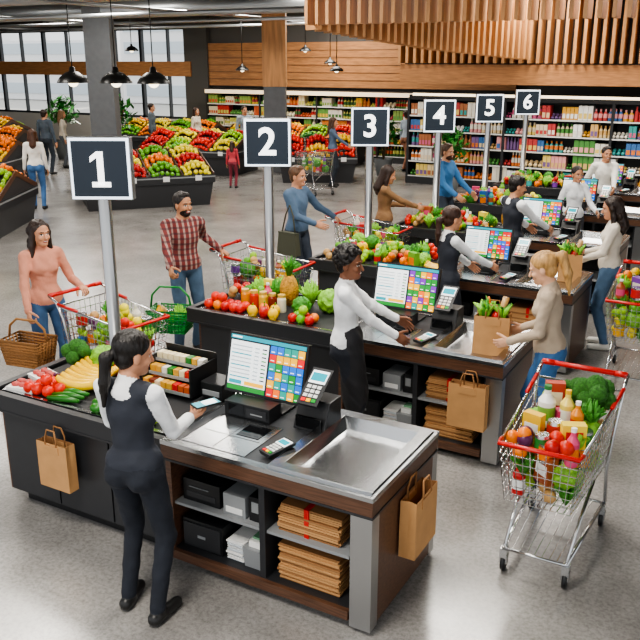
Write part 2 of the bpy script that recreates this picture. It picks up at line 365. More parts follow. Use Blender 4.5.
for i in range(64):
    x=-8.6+i*.2;mm.box(x,x+.07,19.15,19.55,2.98,4.7,WOODV)
mm.build('wood_slat_screen')
mm=MB();pa=[(-7.45,13,3.55),(-6.9,14.6,3.38),(-6.4,16,3.24),(-5.9,17.5,3.15),(-5.3,18.9,3.05)];
for s in range(4):
    a,b=Vector(pa[s]),Vector(pa[s+1])
    for k in range(8):
        p=a.lerp(b,k/8);mm.at((p.x,p.y,0),-20);mm.box(-.18,.18,-.035,.035,p.z,4.7,WOODV)
mm.M=Matrix.Identity(4)
mm.build('wood_slat_screen')
mm=MB()
for i in range(40):
    x=-7.4+i*.2;mm.box(x,x+.06,12.6,12.95,3.62,4.7,WOODV)
mm.build('wood_slat_screen')
mm=MB();DU=M('duct_metal','#b4b8bb',.35,metal=.7)
mm.tube([(-30,17,4.3),(-8,17,4.3)],.22,DU,14);mm.tube([(-30,13.5,4.35),(-8,13.5,4.35)],.16,DU,12);mm.build('ventilation_duct')
mm=MB()
for yy in (15.2,18.5,21.5):mm.tube([(-30,yy,4.05),(-8.5,yy,4.05)],.045,DU,8)
for xx in (-25,-19,-13):mm.tube([(xx,6,4.15),(xx,23.5,4.15)],.04,DU,8)
mm.build('ceiling_pipe')
def pendant(x,y,z,r):
    mm=MB();K=M('lamp_black','#141414',.35)
    mm.lathe((0,0,0),[(r,0),(r*.98,.03),(r*.8,r*.35),(r*.45,r*.62),(r*.2,r*.7),(r*.16,r*.95),(.01,r)],K,20)
    mm.ell((0,0,.03),r*.35,M('bulb_glow','#fff0d0',.4,emit=4),10,6);mm.tube([(0,0,r*.9),(0,0,4.7-z)],.012,K,6);mm.build('pendant_lamp',(x,y,z))
for a in ((-13.1,12.8,2.6,.33),(-12.1,13.0,2.6,.33),(-11.2,13.1,2.6,.33),(-14.5,21,2.75,.2),(-11.3,21,2.75,.2),(-12.9,22,3.3,.18),(-12.0,21.9,2.95,.18),(-17,19,3.3,.2)):pendant(*a)
PAL=['#c62828','#f2b31b','#2e7d32','#e8e3d6','#1f5fa8','#ef7f1a','#7b3fa0','#d94b7a','#6fb238','#f4e04d','#3aa6a0','#a0522d']
def shelf(name,x0,x1,y,ztop,n,seed,pal,rail='#e9e9e9',step=.13,frame='#26282a'):
    rr=random.Random(seed);mm=MB();K=M('shelf_frame'+frame,frame,.5);PR=M('price_rail'+rail,rail,.5)
    mm.box(x0,x1,y,y+.05,0,ztop,K);mm.box(x0,x1,y-.55,y,0,.18,K);mm.box(x0,x1,y-.5,y,ztop,ztop+.12,K)
    hs=(ztop-.2)/n
    for i in range(n):
        z=.18+i*hs;mm.box(x0,x1,y-.5,y,z,z+.025,K);mm.box(x0,x1,y-.515,y-.5,z-.01,z+.025,PR)
        x=x0+.05
        while x<x1-.15:
            run=rr.randint(2,4);c=C(rr.choice(pal),.45);c2=C(rr.choice(pal),.45);wd=step*rr.uniform(.75,1.25);hh=hs*rr.uniform(.65,.88);kind=rr.random()
            for k in range(run):
                if x>x1-.15:break
                if kind<.5:
                    mm.box(x,x+wd*.9,y-.47,y-.2,z+.025,z+.025+hh,c);mm.box(x+.01,x+wd*.8,y-.474,y-.46,z+.06,z+.02+hh*.5,c2)
                elif kind<.8:
                    mm.lathe((x+wd*.44,y-.38,z+.025),[(wd*.44,0),(wd*.44,hh*.25),(wd*.44,hh*.6),(wd*.2,hh*.8),(wd*.2,hh)],c,8,mats=[c,c2,c,c2])
                else:
                    for q in range(2):mm.ell((x+wd*.44,y-.4+q*.1,z+.025+wd*.4+q*.06),wd*.46,c,7,5)
                x+=wd
    for x in np.arange(x0,x1+.1,(x1-x0)/max(1,round((x1-x0)/2.4))):mm.box(x-.03,x+.03,y-.52,y,0,ztop+.05,K)
    return mm.build(name)
G=['#b83030','#d8b040','#5f9348','#cf7f3a','#86a450','#3e6a38','#c8603a','#c7c565','#96343a','#e4d9b8','#d8d4c8']
shelf('refrigerated_produce_shelf',-17.6,-8.9,23.8,2.0,5,1,G,'#e4e4e0',.11)
shelf('grocery_shelf',-8.5,6.5,20.2,2.1,5,2,['#c04040','#e0a83b','#4e8d42','#e8e3d6','#3f6fa8','#df7f3a','#7b5f90','#d0608a','#e8cc6d','#f0ebde','#e6d3b3','#f0e9da','#e8cfa0','#e7a0a0','#f4f4f0','#d8b070','#a86840','#3a9a96'],'#e0e0dc',.1,'#26272a')
mm=MB();mm.box(-17.6,-8.9,23.2,23.3,1.98,2.10,M('shelf_light','#ffe9c4',.5,emit=.7));mm.build('trim_4')
mm=MB();mm.box(-8.4,6.5,19.68,19.72,2.2,2.26,M('shelf_light2','#ffe9c4',.5,emit=2.5));mm.build('trim_5')
def stand(x,y,rz,W,D,cols,seed,h0=.62,h1=1.0,rows=2,r=.055):
    rr=random.Random(seed);mm=MB();K=M('stand_dark','#333437',.5);n=len(cols)
    mm.frus(.1,W-.1,.1,D-.1,.0,0,W,0,D,h0,K)
    for a in ((-.02,W+.02,-.03,.02),(-.02,.02,0,D),(W-.02,W+.02,0,D)):mm.box(*a,h0-.12,h0+.06,BLK2);mm.box(a[0]-.003,a[1]+.003,a[2]-.003,a[3]+.003,h0-.0,h0+.03,GREY)
    mm.add([(0,0,h0),(W,0,h0),(W,D/2,h1),(0,D/2,h1),(W,D,h0),(0,D,h0)],[(0,1,2,3),(3,2,4,5),(0,3,5),(1,4,2)],K)
    for ci in range(n):
        u=W/n*(ci+.5);mm.box(u-.07,u+.07,-.036,-.03,h0-.06,h0+.05,WHITE)
    for side in (0,1):
        for row in range(rows):
            for ci in range(n):
                mat=F(cols[(ci+row*2+side*3)%n])
                bx0=W/n*ci+.04;bx1=W/n*(ci+1)-.04;t0=row/rows;t1=(row+1)/rows
                nx=max(2,int((bx1-bx0)/(r*1.7)));ny=max(2,int((D/2*(t1-t0))/(r*1.7)))
                for i in range(nx):
                    for j in range(ny):
                        u=(i+.5)/nx;v_=(j+.5)/ny;t=t0+(t1-t0)*v_;yy=t*D/2;zz=h0+(h1-h0)*t+.03+.2*(1-(2*u-1)**2)*(1-(2*v_-1)**2)
                        if side:yy=D-yy
                        mm.ell((bx0+(bx1-bx0)*u+rr.uniform(-.022,.022),yy+rr.uniform(-.022,.022),zz+rr.uniform(-.01,.01)),r*rr.uniform(.85,1.1),mat,7,5)
        for ci in range(n+1):
            xx=W/n*ci;y0,y1=(0,D/2) if not side else (D,D/2)
            mm.add([(xx-.01,y0,h0+.1),(xx+.01,y0,h0+.1),(xx+.01,y1,h1+.1),(xx-.01,y1,h1+.1),(xx-.01,y0,h0),(xx+.01,y0,h0),(xx+.01,y1,h1),(xx-.01,y1,h1)],[(0,1,2,3),(0,4,5,1),(2,3,7,6),(0,3,7,4),(1,5,6,2)],WALN)
    mm.box(0,W,D/2-.01,D/2+.01,h1,h1+.1,WALN)
    return mm.build('produce_display_stand',(x,y,0),rz)
stand(-12.6,12.3,50,2.8,3.3,['oran','red','green','lem'],1,rows=3)
stand(-19.0,12.6,25,2.6,2.0,['lem','oran','yel'],2)
stand(-13.9,8.3,30,2.4,2.2,['oran','lime','oran','yel'],3)
stand(-16.0,17.9,8,3.0,1.8,['red','lime','tom','lem'],4)
stand(-11.3,17.9,30,2.0,1.5,['red','yel','tom'],5)
stand(-22.5,15.2,20,3.2,2.0,['yel','oran','green','oran'],6)
stand(-19.6,20.8,10,3.4,1.8,['green','oran','yel','lem'],7)
stand(-26.5,18,15,3.4,2.2,['oran','yel','lime','oran'],8)
stand(-15.6,21.3,3,4.4,1.5,['lime','tom','yel','dgreen','oran'],9)
def plant(x,y,s=1.,seed=0,z=0):
    rr=random.Random(seed);mm=MB();mm.lathe((0,0,0),[(.16*s,0),(.24*s,.42*s),(.21*s,.42*s),(.2*s,.36*s)],M('planter','#5b5f61',.6),16)
    for i in range(7):
        a=rr.uniform(0,6.28);mm.tube([(0,0,.36*s),(math.cos(a)*.08*s,math.sin(a)*.08*s,.8*s),(math.cos(a)*.2*s,math.sin(a)*.2*s,1.15*s)],.012*s,M('stem','#5b4a2c',.7),5)
    for i in range(260):
        a=rr.uniform(0,6.28);b=rr.uniform(-.6,1.5);R=rr.uniform(.15,.42)*s;c=Vector((math.cos(a)*math.cos(b)*R,math.sin(a)*math.cos(b)*R,1.0*s+math.sin(b)*R*1.1))
        d=Vector((rr.uniform(-1,1),rr.uniform(-1,1),rr.uniform(-.5,.8))).normalized();w=d.cross(Vector((.3,.2,1))).normalized()*.045*s;l=d*.1*s
        mm.add([c-l,c+w,c+l,c-w],[(0,1,2,3)],LEAFD)
    mm.build('potted_plant',(x,y,z))
plant(-20.4,19.3,1.35,1);plant(-17.3,18.4,1.45,2);plant(-9.6,20.6,1.1,3);plant(-6.9,18.6,1.05,4)
# ---------- counters ----------
def bag(name,loc,rz,w,d,h,fill=False):
    mm=MB();W,D=w/2,d/2;g=.25
    ring=lambda z,k,gx:[(-W*k,-D*k,z),(W*k,-D*k,z),(W*k-gx,0,z),(W*k,D*k,z),(-W*k,D*k,z),(-W*k+gx,0,z)]
    v=ring(0,1,0)+ring(h*.45,1,D*g*.4)+ring(h,.98,D*g)
    fs=[(0,5,4,3,2,1)]
    for r in range(2):
        for j in range(6):a=r*6+j;b=r*6+(j+1)%6;fs.append((a,b,b+6,a+6))
    mm.add(v,fs,KRAFT)
    vi=ring(h,.95,D*g);mm.add(ring(h,.98,D*g)+vi,[(j,(j+1)%6,6+(j+1)%6,6+j) for j in range(6)],KRAFT2)
    mm.add(vi+ring(h*.6,.95,D*g),[(j,6+j,6+(j+1)%6,(j+1)%6) for j in range(6)]+[(6,7,8,9,10,11)],KRAFT2)
    for s in (-1,1):
        y=s*D*.97;mm.tube([(-w*.18,y,h-.04),(-w*.18,y,h+.03),(-w*.12,y*.8,h+.09),(w*.12,y*.8,h+.09),(w*.18,y,h+.03),(w*.18,y,h-.04)],.006,KRAFT2,6)
        mm.box(-w*.24,w*.24,y-.002 if s>0 else y-.006,y+.006 if s>0 else y+.002,h-.07,h-.015,KRAFT)
    if fill:
        rr=random.Random(4)
        for i in range(9):
            x=rr.uniform(-W*.7,W*.7);y=rr.uniform(-D*.6,D*.6)
            for k in range(5):
                a=rr.uniform(0,6.28);mm.tube([(x,y,h-.06),(x+math.cos(a)*.03,y+math.sin(a)*.03,h+.05),(x+math.cos(a)*.08,y+math.sin(a)*.07,h+rr.uniform(.05,.12))],[.012,.022,.004],LEAF if i%2 else LEAFL,5)
        mm.ell((-.06,-.02,h+.01),.04,F('tom'));mm.ell((.03,-.05,h+.0),.04,F('red'));mm.tube([(.05,.03,h-.05),(.09,.05,h+.13)],[.03,.026],F('pot'),8);mm.tube([(-.02,.05,h-.05),(-.05,.06,h+.12)],[.022,.008],F('oran'),8)
    return mm.build(name,loc,rz)
def counter(x,y,L=3.0,Wd=.93,stuff=True):
    m=MB();z1=.76
    m.box(.16,L-.12,.14,Wd-.1,0,.1,BLK)
    m.box(.1,1.58,.07,Wd-.05,.1,z1,DARK)
    for i in range(3):a=.12+i*.49;m.box(a,a+.475,.05,.07,.12,z1-.02,DARK)
    m.box(.08,.1,.07,Wd-.05,.1,z1,WALN)
    m.box(1.58,L-.04,.55,Wd-.05,.1,z1,DARK);m.box(1.58,1.62,.03,.55,.1,z1,WALN);m.box(2.26,2.3,.03,.55,.1,z1,BLK2);m.box(2.84,L-.04,.06,.55,.1,z1,BLK2)
    m.box(1.58,2.86,.03,.55,.08,.12,BLK2);m.box(1.62,2.84,.05,.55,.42,.44,GREY);m.box(1.6,2.86,.03,.55,z1-.03,z1,BLK2)
    m.box(1.58,2.86,.0,.03,.06,.12,WALN)
    m.box(2.87,L,.0,.09,.03,z1-.02,STEELV);m.box(L-.05,L,.09,Wd-.08,.05,z1,WALN);m.box(L-.06,L,Wd-.08,Wd,.03,z1-.02,STEELV)
    XS=1.575
    for a,b,c,d,mt in ((0,XS,0,.05,BLK2),(0,XS,Wd-.05,Wd,BLK2),(0,.05,.05,Wd-.05,BLK2),(XS,L,0,.05,WALN),(XS,L,Wd-.05,Wd,WALN),(L-.05,L,.05,Wd-.05,WALN)):
        m.box(a,b,c,d,z1-.02,.855,mt)
        e=.004;m.box(a-(e if a==0 else 0),b+(e if b==L else 0),c-(e if c==0 else 0),d+(e if d==Wd else 0),.843,.872,BLK2 if b==XS or a==0 else STEEL)
        m.box(a-(e if a==0 else 0),b+(e if b==L else 0),c-(e if c==0 else 0),d+(e if d==Wd else 0),z1-.02,z1-.005,BLK2)
    m.box(.05,XS,.05,Wd-.05,z1,.82,BLK2);m.box(.08,1.55,.12,Wd-.12,.82,.848,RUB);m.box(.08,1.55,.09,.12,.82,.86,STEEL);m.box(.08,1.55,Wd-.12,Wd-.09,.82,.86,STEEL)
    m.box(XS,2.33,.05,Wd-.05,z1,.86,M('deck_slate','#3e4043',.32));m.box(XS,1.6,.05,Wd-.05,z1,.866,STEEL)
    m.box(1.68,2.14,.07,.5,.86,.866,STEEL);m.box(1.70,2.12,.26,.264,.866,.8675,BLK2);m.box(1.9,1.904,.09,.48,.866,.8675,BLK2);m.box(1.93,2.09,.29,.45,.866,.869,GLASSD)
    m.box(2.33,L-.05,.05,Wd-.05,z1,.80,STEEL)
    tr=[(2.33,.03),(L-.02,.03),(L-.02,Wd-.03),(2.33,Wd-.03)];ti=[(2.40,.1),(L-.09,.1),(L-.09,Wd-.1),(2.40,Wd-.1)];tb=[(2.44,.14),(L-.13,.14),(L-.13,Wd-.14),(2.44,Wd-.14)]
    m.add([(a,b,.885) for a,b in tr]+[(a,b,.885) for a,b in ti]+[(a,b,.812) for a,b in tb]+[(a,b,.80) for a,b in tr],[(j,(j+1)%4,4+(j+1)%4,4+j) for j in range(4)]+[(4+j,4+(j+1)%4,8+(j+1)%4,8+j) for j in range(4)]+[(12+j,12+(j+1)%4,(j+1)%4,j) for j in range(4)]+[(8,9,10,11)],STEEL)
    o=m.build('checkout_counter',(x,y,0),0,bevel=.004)
    if stuff:
        def thing(name,fn,lx,ly,lz,bev=.004):
            q=MB();fn(q);return q.build(name,(x+lx,y+ly,lz),0,bevel=bev)
        thing('receipt_printer',lambda q:(q.box(0,.28,0,.3,0,.15,BLK),q.box(.03,.25,-.005,0,.03,.07,BLK2),q.box(.05,.2,-.008,0,.1,.105,GREY)),1.65,.1,.441)
        thing('cash_drawer',lambda q:(q.box(0,.3,0,.35,0,.2,BLK),q.box(.01,.29,-.01,0,.02,.18,BLK2),q.box(.12,.18,-.014,-.01,.09,.11,GREY)),1.65,.08,.121)
        thing('label_printer',lambda q:(q.box(0,.16,0,.24,0,.14,GREY),q.box(.02,.14,-.005,0,.02,.06,WHITE)),1.97,.08,.441,.01)
        thing('scanner_cradle',lambda q:(q.box(0,.09,0,.2,0,.16,BLK),q.box(.02,.07,-.005,0,.06,.13,GREY)),2.15,.09,.441)
        def pap(q):
            rr=random.Random(1)
            for i in range(12):q.at((rr.uniform(-.008,.008),rr.uniform(-.008,.008),0));q.box(0,.12,0,.2,i*.012,i*.012+.009,PAPER if i%3 else C('#cfd6dc'))
        thing('paper_stack',pap,1.98,.09,.121,0)
        def tub(q):q.frus(0,.13,0,.2,0,-.01,.14,-.01,.21,.13,GREY);q.box(.02,.11,.02,.17,.12,.17,PAPER);q.box(.03,.1,.05,.12,.14,.185,C('#7fb08a'))
        thing('storage_bin',tub,2.115,.08,.121,0)
        def stk(n):
            def fn(q):
                rr=random.Random(n)
                for i in range(n):q.at((rr.uniform(-.012,.012),rr.uniform(-.01,.01),0));q.box(0,.4,0,.3,i*.014,i*.014+.011,KRAFT if i%4 else KRAFT2)
                q.at();q.box(.17,.2,-.004,.305,-.0,n*.014+.002,RED) if n<14 else None
            return fn
        thing('folded_paper_bag_stack',stk(13),2.36,.09,.441,0);thing('folded_paper_bag_stack',stk(17),2.36,.08,.121,0)
    return o
UI=dict(bar='#0f8f9f',w='#eef3f4',g='#1e9a35',r='#d41f1f',y='#f0b010',o='#ee6c0c',b='#1668c8',p='#7428a8',t='#0f8f80',k='#b9c4ca',n='#101b28')
def E(k,e=.9): return M('ui_'+k,UI[k],.3,emit=e)
def monitor(x,y,z,rz=0,s=1.,tilt=14,rows=6,flip=0):
    root=bpy.data.objects.new('pos_monitor',None);link(root);root.location=(x,y,z);root.rotation_euler=(0,0,math.radians(rz))
    b=MB();b.box(-.12*s,.12*s,.0,.18,-.018,.0,BLK);b.frus(-.05,.05,.09,.15,.0,-.035,.035,.1,.14,.2*s,BLK);b.box(-.07,.07,.09,.13,.12*s,.22*s,BLK);b.build('stand',bevel=.004,parent=root)
    m=MB();m.at((0,0,.06*s),0,-tilt);W,Hh=.235*s,.31*s
    m.box(-W,W,0,.035,0,Hh,BLK)
    x0,x1,z0,z1=-W+.014,W-.014,.016,Hh-.014;yy=-.002
    def R(a,b2,c,d,k,e=.9,o=0):m.box(x0+(x1-x0)*a,x0+(x1-x0)*b2,yy-.0012*o,0,z0+(z1-z0)*c,z0+(z1-z0)*d,E(k,e))
    R(0,1,0,1,'n',.3);R(0.01,.52,.1,.9,'w',.9,1);R(0,1,.93,1,'bar',.9,1);R(.02,.15,.95,.98,'w',.9,2)
    for i in range(9):
        R(.03,.3,.24+i*.07,.262+i*.07,'k' if i%3 else 'bar',.5,2);R(.34,.4,.24+i*.07,.262+i*.07,'k',.5,2);R(.44,.5,.24+i*.07,.262+i*.07,'g' if i%2 else 'n',.3,2)
    R(0.01,.52,.01,.09,'g',.9,1);R(.03,.2,.12,.19,'bar',.9,2);R(.24,.5,.12,.19,'y',.9,2)
    seq='rgyobptgrybogptyrobg'
    for i in range(5):
        for j in range(rows):
            a=.545+i*.091;R(a,a+.084,.012+j*.152,.012+j*.152+.142,seq[(i*3+j*2+i*j+flip)%20],.9,1);R(a+.015,a+.06,.04+j*.152,.055+j*.152,'w',.9,2)
    m.build('screen',parent=root)
    return root
def terminal(x,y,z,rz=0,rx=25,s=1.,name='card_terminal'):
    m=MB()
    m.at((0,0,.003),0,rx);W=.045*s;L=.17*s
    m.frus(-W*.85,W*.85,0,L,0,-W,W,0,L,.022,BLK2);m.box(-W*.8,W*.8,L*.58,L*.92,.022,.026,E('w',.5));m.box(-W*.7,W*.7,L*.64,L*.86,.026,.0265,E('bar',.7))
    for i in range(3):
        for j in range(4):m.box(-W*.7+i*W*.5,-W*.7+i*W*.5+W*.38,L*.08+j*L*.12,L*.08+j*L*.12+L*.08,.022,.027,WHITE if j else [E('r',.4),E('y',.4),E('g',.4)][i])
    return m.build(name,(x,y,z),rz,bevel=.003)
def tower(x,y):
    m=MB();m.frus(-.11,.11,-.11,.12,0,-.11,.11,-.03,.12,.18,BLK);m.box(-.09,.09,-.115,-.1,.02,.1,GLASSD);m.build('card_reader_stand',(x,y,.861),0,bevel=.006)
def scan(x,y):
    m=MB();m.box(-.17,.17,-.02,.12,0,.1,BLK);m.box(-.14,-.02,-.023,-.02,.015,.09,GLASSD);m.box(.0,.15,-.024,-.02,.02,.08,BLK2);m.box(.03,.12,-.026,-.023,.04,.05,GREY);m.build('barcode_scanner',(x,y,.861),0,bevel=.006)
def rack(x,y):
    rr=random.Random(8);m=MB()
    m.box(-.22,-.208,-.1,.2,0,.2,BLK);m.box(.208,.22,-.1,.2,0,.2,BLK);m.box(-.22,.22,.19,.2,0,.24,BLK)
    for i in range(3):
        z=.015+i*.072;y0=-.1+i*.08;m.box(-.21,.21,y0,.19,z,z+.008,BLK);m.box(-.21,.21,y0-.006,y0,z-.008,z+.014,GREY)
        for k in range(8):
            c=C(rr.choice(['#b5532a','#d9a441','#7a3b2a','#e8d8b0','#2e7d32','#c62828','#e8e3d6']),.4);m.box(-.205+k*.051,-.205+k*.051+.043,y0+.01,y0+.07,z+.008,z+.052,c)
    m.build('candy_rack',(x,y,.872),0)
# ---------- groceries ----------
def leafball(m,c,r,mat,seed=0):
    m.ell(c,r,mat,30,20,lambda t,p:1+.09*math.sin(7*p+3*math.sin(4*t+seed))*math.sin(t)+.06*math.sin(9*t+2*math.sin(5*p+seed))+.05*math.sin(17*p+11*t+seed)*math.sin(t))
def bananas(m,c,rz=0,n=5,s=1.):
    m.at(c,rz)
    for i in range(n):
        a=-.5+i*.25;pts=[];rs=[]
        for k in range(8):
            t=k/7;an=-1.0+t*2.0;px=math.sin(an)*.11*s;pz=(.11-math.cos(an)*.09)*s*.9;pts.append((px,a*.09*s+a*.06*(1-t)*s,pz+.0));rs.append((.018*math.sin(math.pi*(t*.86+.07))**.5+.002)*s)
        m.tube(pts,rs,F('yel'),7)
    m.at()
def bottle(m,x,y,z,h,r,c,c2,cap_):
    m.lathe((x,y,z),[(r*.92,0),(r,h*.04),(r,h*.18),(r,h*.5),(r,h*.62),(r*.4,h*.8),(r*.38,h*.9),(r*.42,h*.9),(r*.42,h)],c,12,mats=[c,c,c2,c,c,c,cap_,cap_])
def pineapple(m,c,s=1.):
    P=M('pineapple','#c08a2a',.6,bump=1,bs=60,var=.4,vs=40);m.ell((c[0],c[1],c[2]+.1*s),(.06*s,.06*s,.1*s),P,16,14,lambda t,p:1+.05*math.sin(8*p)*math.sin(14*t))
    for i in range(22):
        a=i*2.4;k=.3+.7*(1-i/22);m.tube([(c[0],c[1],c[2]+.18*s),(c[0]+math.cos(a)*.03*k*s,c[1]+math.sin(a)*.03*k*s,c[2]+.26*s),(c[0]+math.cos(a)*.08*k*s,c[1]+math.sin(a)*.08*k*s,c[2]+(.36-.1*k)*s)],[.01*s,.009*s,.001],LEAF,5)
def greens(m,x,y,z,s,seed,mat=None):
    rr=random.Random(seed)
    for k in range(26):
        a=rr.uniform(0,6.28);t=rr.uniform(.2,1);m.tube([(x,y,z),(x+math.cos(a)*.03*s,y+math.sin(a)*.03*s,z+.08*s),(x+math.cos(a)*.08*t*s,y+math.sin(a)*.08*t*s,z+(.19-.09*t)*s)],[.006*s,.018*s,.004],mat or LEAF,5)
def pepper(m,x,y,z,k,r=.045):
    m.ell((x,y,z+r),(r,r,r*1.1),F(k),14,9,lambda t,p:1+.09*math.cos(4*p)*math.sin(t));m.tube([(x,y,z+r*1.9),(x+.008,y,z+r*2.5)],.006,LEAF,5)
def brocc(m,s=1.,c=(0,0,0)):
    m.tube([c,(c[0],c[1],c[2]+.07*s)],.025*s,LEAFL,8);bm=M('broccoli_floret','#3c7a2a',.8,bump=1.,bs=160,var=.35,vs=60)
    for a in (0,1,2,3,4,5):m.ell((c[0]+math.cos(a)*.05*s,c[1]+math.sin(a)*.05*s,c[2]+(.1+.02*math.cos(a*3))*s),.04*s,bm,14,10,lambda t,p:1+.08*math.sin(9*p)*math.sin(8*t))
    m.ell((c[0],c[1],c[2]+.13*s),.05*s,bm,16,12,lambda t,p:1+.08*math.sin(9*p)*math.sin(8*t))
def goods(m,x0,x1,y0,y1,z,n,seed,hmul=1.,lay=1,veg=0.,dz=.12):
    rr=random.Random(seed)
    nx=max(1,round(math.sqrt(n*(x1-x0)/(y1-y0))));ny=max(1,round(n/nx))
    for l in range(lay):
        for i in range(nx):
            for j in range(ny):
                x=x0+(x1-x0)*(i+.5)/nx+rr.uniform(-.02,.02);y=y0+(y1-y0)*(j+.5)/ny+rr.uniform(-.02,.02)
                zz=z+l*dz;k=rr.random();s=min((x1-x0)/nx,(y1-y0)/ny);r=s*.52;c=C(rr.choice(PAL),.4);c2=C(rr.choice(PAL+['#ffffff','#f4f0e0']),.4)
                if rr.random()<veg:k=rr.choice((.1,.1,.2,.85,.85,.95,.95,.32,.32))
                if k<.3:
                    f=rr.choice(['red','tom','pot','green','yel','oran','lem','lime','pot','purp']);q=rr.randint(2,4)
                    for _ in range(q):m.ell((x+rr.uniform(-r,r)*.6,y+rr.uniform(-r,r)*.6,zz+min(r,.045)+_*.035),min(r*1.05,.043),F(f),10,7)
                elif k<.36:pepper(m,x,y,zz,rr.choice(['red','yel','oran','green']),min(r,.05))
                elif k<.5:m.at((x,y,zz),rr.uniform(-40,40));m.box(-r*.9,r*.9,-r*.5,r*.5,0,.17*hmul,c);m.box(-r*.7,r*.7,-r*.52,r*.52,.05,.12*hmul,c2);m.at()
                elif k<.68:bottle(m,x,y,zz,rr.uniform(.16,.26)*hmul,min(r*.8,.04),c,c2,C('#f5f5f5'))
                elif k<.83:
                    rc=min(r*.9,.05);m.lathe((x,y,zz),[(rc,0),(rc,.02),(rc,.1),(rc,.115)],c,12,mats=[CHROME,c,CHROME])
                elif k<.91:greens(m,x,y,zz,1.1*hmul,rr.randint(0,99),LEAF if rr.random()<.6 else LEAFL)
                else:leafball(m,(x,y,zz+min(r,.08)*.9),min(r*1.1,.085),LEAFL if rr.random()<.5 else LEAF,i)
def obj(name,fn,loc,rz=0):
    m=MB();fn(m);return m.build(name,loc,rz)
XL=-4.6;YS=[3.4+2.25*i for i in range(6)]
for i,y in enumerate(YS):
    counter(XL,y,stuff=i<3)
    monitor(XL+1.88,y+.66,.88,0,1.28 if i<2 else 1.15,14,6,i*3);scan(XL+1.86,y+.53)
    tower(XL+2.29,y+.66);terminal(XL+2.29,y+.54,1.03,0,36,1.6)
    terminal(XL+2.25,y+.12,.873,-20,6,1.15,'payment_terminal')
zb=.85
y=YS[0]
obj('broccoli_head',lambda m:brocc(m,1.3),(-4.36,y+.66,zb))
obj('lettuce_head',lambda m:leafball(m,(0,0,.09),.1,LEAFL),(-4.17,y+.74,zb))
obj('lettuce_head',lambda m:leafball(m,(0,0,.07),.075,LEAFL,2),(-3.47,y+.42,zb))
obj('banana_bunch',lambda m:bananas(m,(0,0,.0),15,7,1.8),(-4.04,y+.44,zb+.01))
def meat(m):m.box(-.11,.11,-.08,.08,0,.03,PAPER);[m.ell((a*.05,b*.038,.038),(.034,.028,.018),C('#c0504a')) for a in (-1.2,0,1.2) for b in (-.8,.8)]
obj('meat_tray',meat,(-4.4,y+.2,zb),10);obj('meat_tray',meat,(-4.43,y+.4,zb),-15)
obj('tomato_pile',lambda m:[m.ell((a,b,.04+c),.043,F('tom'),12,8) for a,b,c in ((0,0,0),(.09,.01,0),(.04,.08,0),(-.05,.08,0),(.05,.04,.065),(.13,.08,0),(-.08,.0,0),(0,.14,0))],(-4.24,y+.16,zb))
obj('bell_pepper_pile',lambda m:[pepper(m,a,b,c,k,.055) for a,b,c,k in ((0,0,0,'red'),(.12,.0,0,'yel'),(.0,.11,0,'oran'),(.11,.11,0,'red'),(.23,.08,0,'yel'),(.06,.05,.08,'red'))],(-3.98,y+.7,zb))
def grapes(m):
    rr=random.Random(2)
    for i in range(45):
        t=rr.random();a=rr.uniform(0,6.28);q=.06*(1-t*.7)*math.sqrt(rr.random());m.ell((-.08+t*.17,math.cos(a)*q,.02+abs(math.sin(a))*q*1.1),.015,F('grape'),8,6)
    m.tube([(-.08,0,.06),(-.12,0,.08)],.004,LEAF,5)
obj('grape_bunch',grapes,(-4.24,y+.42,zb),70)
obj('cucumber_pile',lambda m:[m.tube([(-.12,b,.025),(0,b+.01,.03),(.12,b+.005,.025)],[.014,.027,.014],F('dgreen'),9) for b in (0,.06,.12)],(-3.98,y+.14,zb),12)
obj('avocado_pile',lambda m:[m.ell((a,b,.034),(.045,.034,.032),F(k)) for a,b,k in ((0,0,'dgreen'),(.1,.03,'green'),(.05,-.07,'dgreen'),(.14,-.05,'pot'))],(-3.72,y+.2,zb))
obj('pear_pile',lambda m:[(m.ell((a,b,.035),(.038,.035,.035),F('lime')),m.ell((a+.03,b,.04),(.025,.02,.02),F('lime'))) for a,b in ((0,0),(.1,.03),(.03,.09),(.13,-.05))],(-3.36,y+.22,zb))
obj('orange_pile',lambda m:[m.ell((a,b,.042+c),.043,F('oran')) for a,b,c in ((0,0,0),(.09,.0,0),(.05,.08,0),(.05,.03,.065))],(-3.68,y+.68,zb))
obj('tomato_pile',lambda m:[m.ell((a,b,.04),.042,F('tom')) for a,b in ((0,0),(.09,.02),(.04,.09),(.13,.1))],(-3.7,y+.42,zb))
rack(XL+1.14,YS[0]+.68)
m=MB();m.box(-.09,.09,-.08,.1,0,.11,BLK);m.box(-.07,.07,-.09,-.08,.02,.06,GREY);m.build('receipt_printer',(XL+1.47,YS[0]+.74,.868),0,bevel=.008)
y=YS[1]
rng=random.Random(12)
obj('tomato_pile',lambda m:[m.ell((i*.09+rng.uniform(-.01,.01),j*.09,.042+c),.046,F(rng.choice(('tom','red','tom','oran'))),12,8) for i,j,c in [(a,b,0) for a in range(5) for b in range(2)]+[(.5,.5,.065),(1.5,.5,.065)]],(-4.46,y+.16,zb))
for k,(a,c) in enumerate(((0,'#d98b1f'),(.1,'#c9371f'),(.2,'#e2b53a'),(.3,'#7d2c1d'),(.4,'#e6dfc8'))):
    obj('sauce_jar',lambda m:(m.lathe((0,0,0),[(.04,0),(.043,.02),(.043,.12),(.034,.14),(.036,.14),(.036,.165)],C(c,.2),14,mats=[C(c,.2)]*3+[C('#c9a64a',.3)]*2),),(-4.2+a,y+.38,zb))
obj('pineapple',lambda m:pineapple(m,(0,0,0),1.5),(-3.84,y+.58,zb))
obj('celery_bunch',lambda m:greens(m,0,0,.0,1.6,3,LEAFL),(-3.64,y+.64,zb));obj('lettuce_head',lambda m:leafball(m,(0,0,.1),.11,LEAFL,4),(-3.42,y+.6,zb))
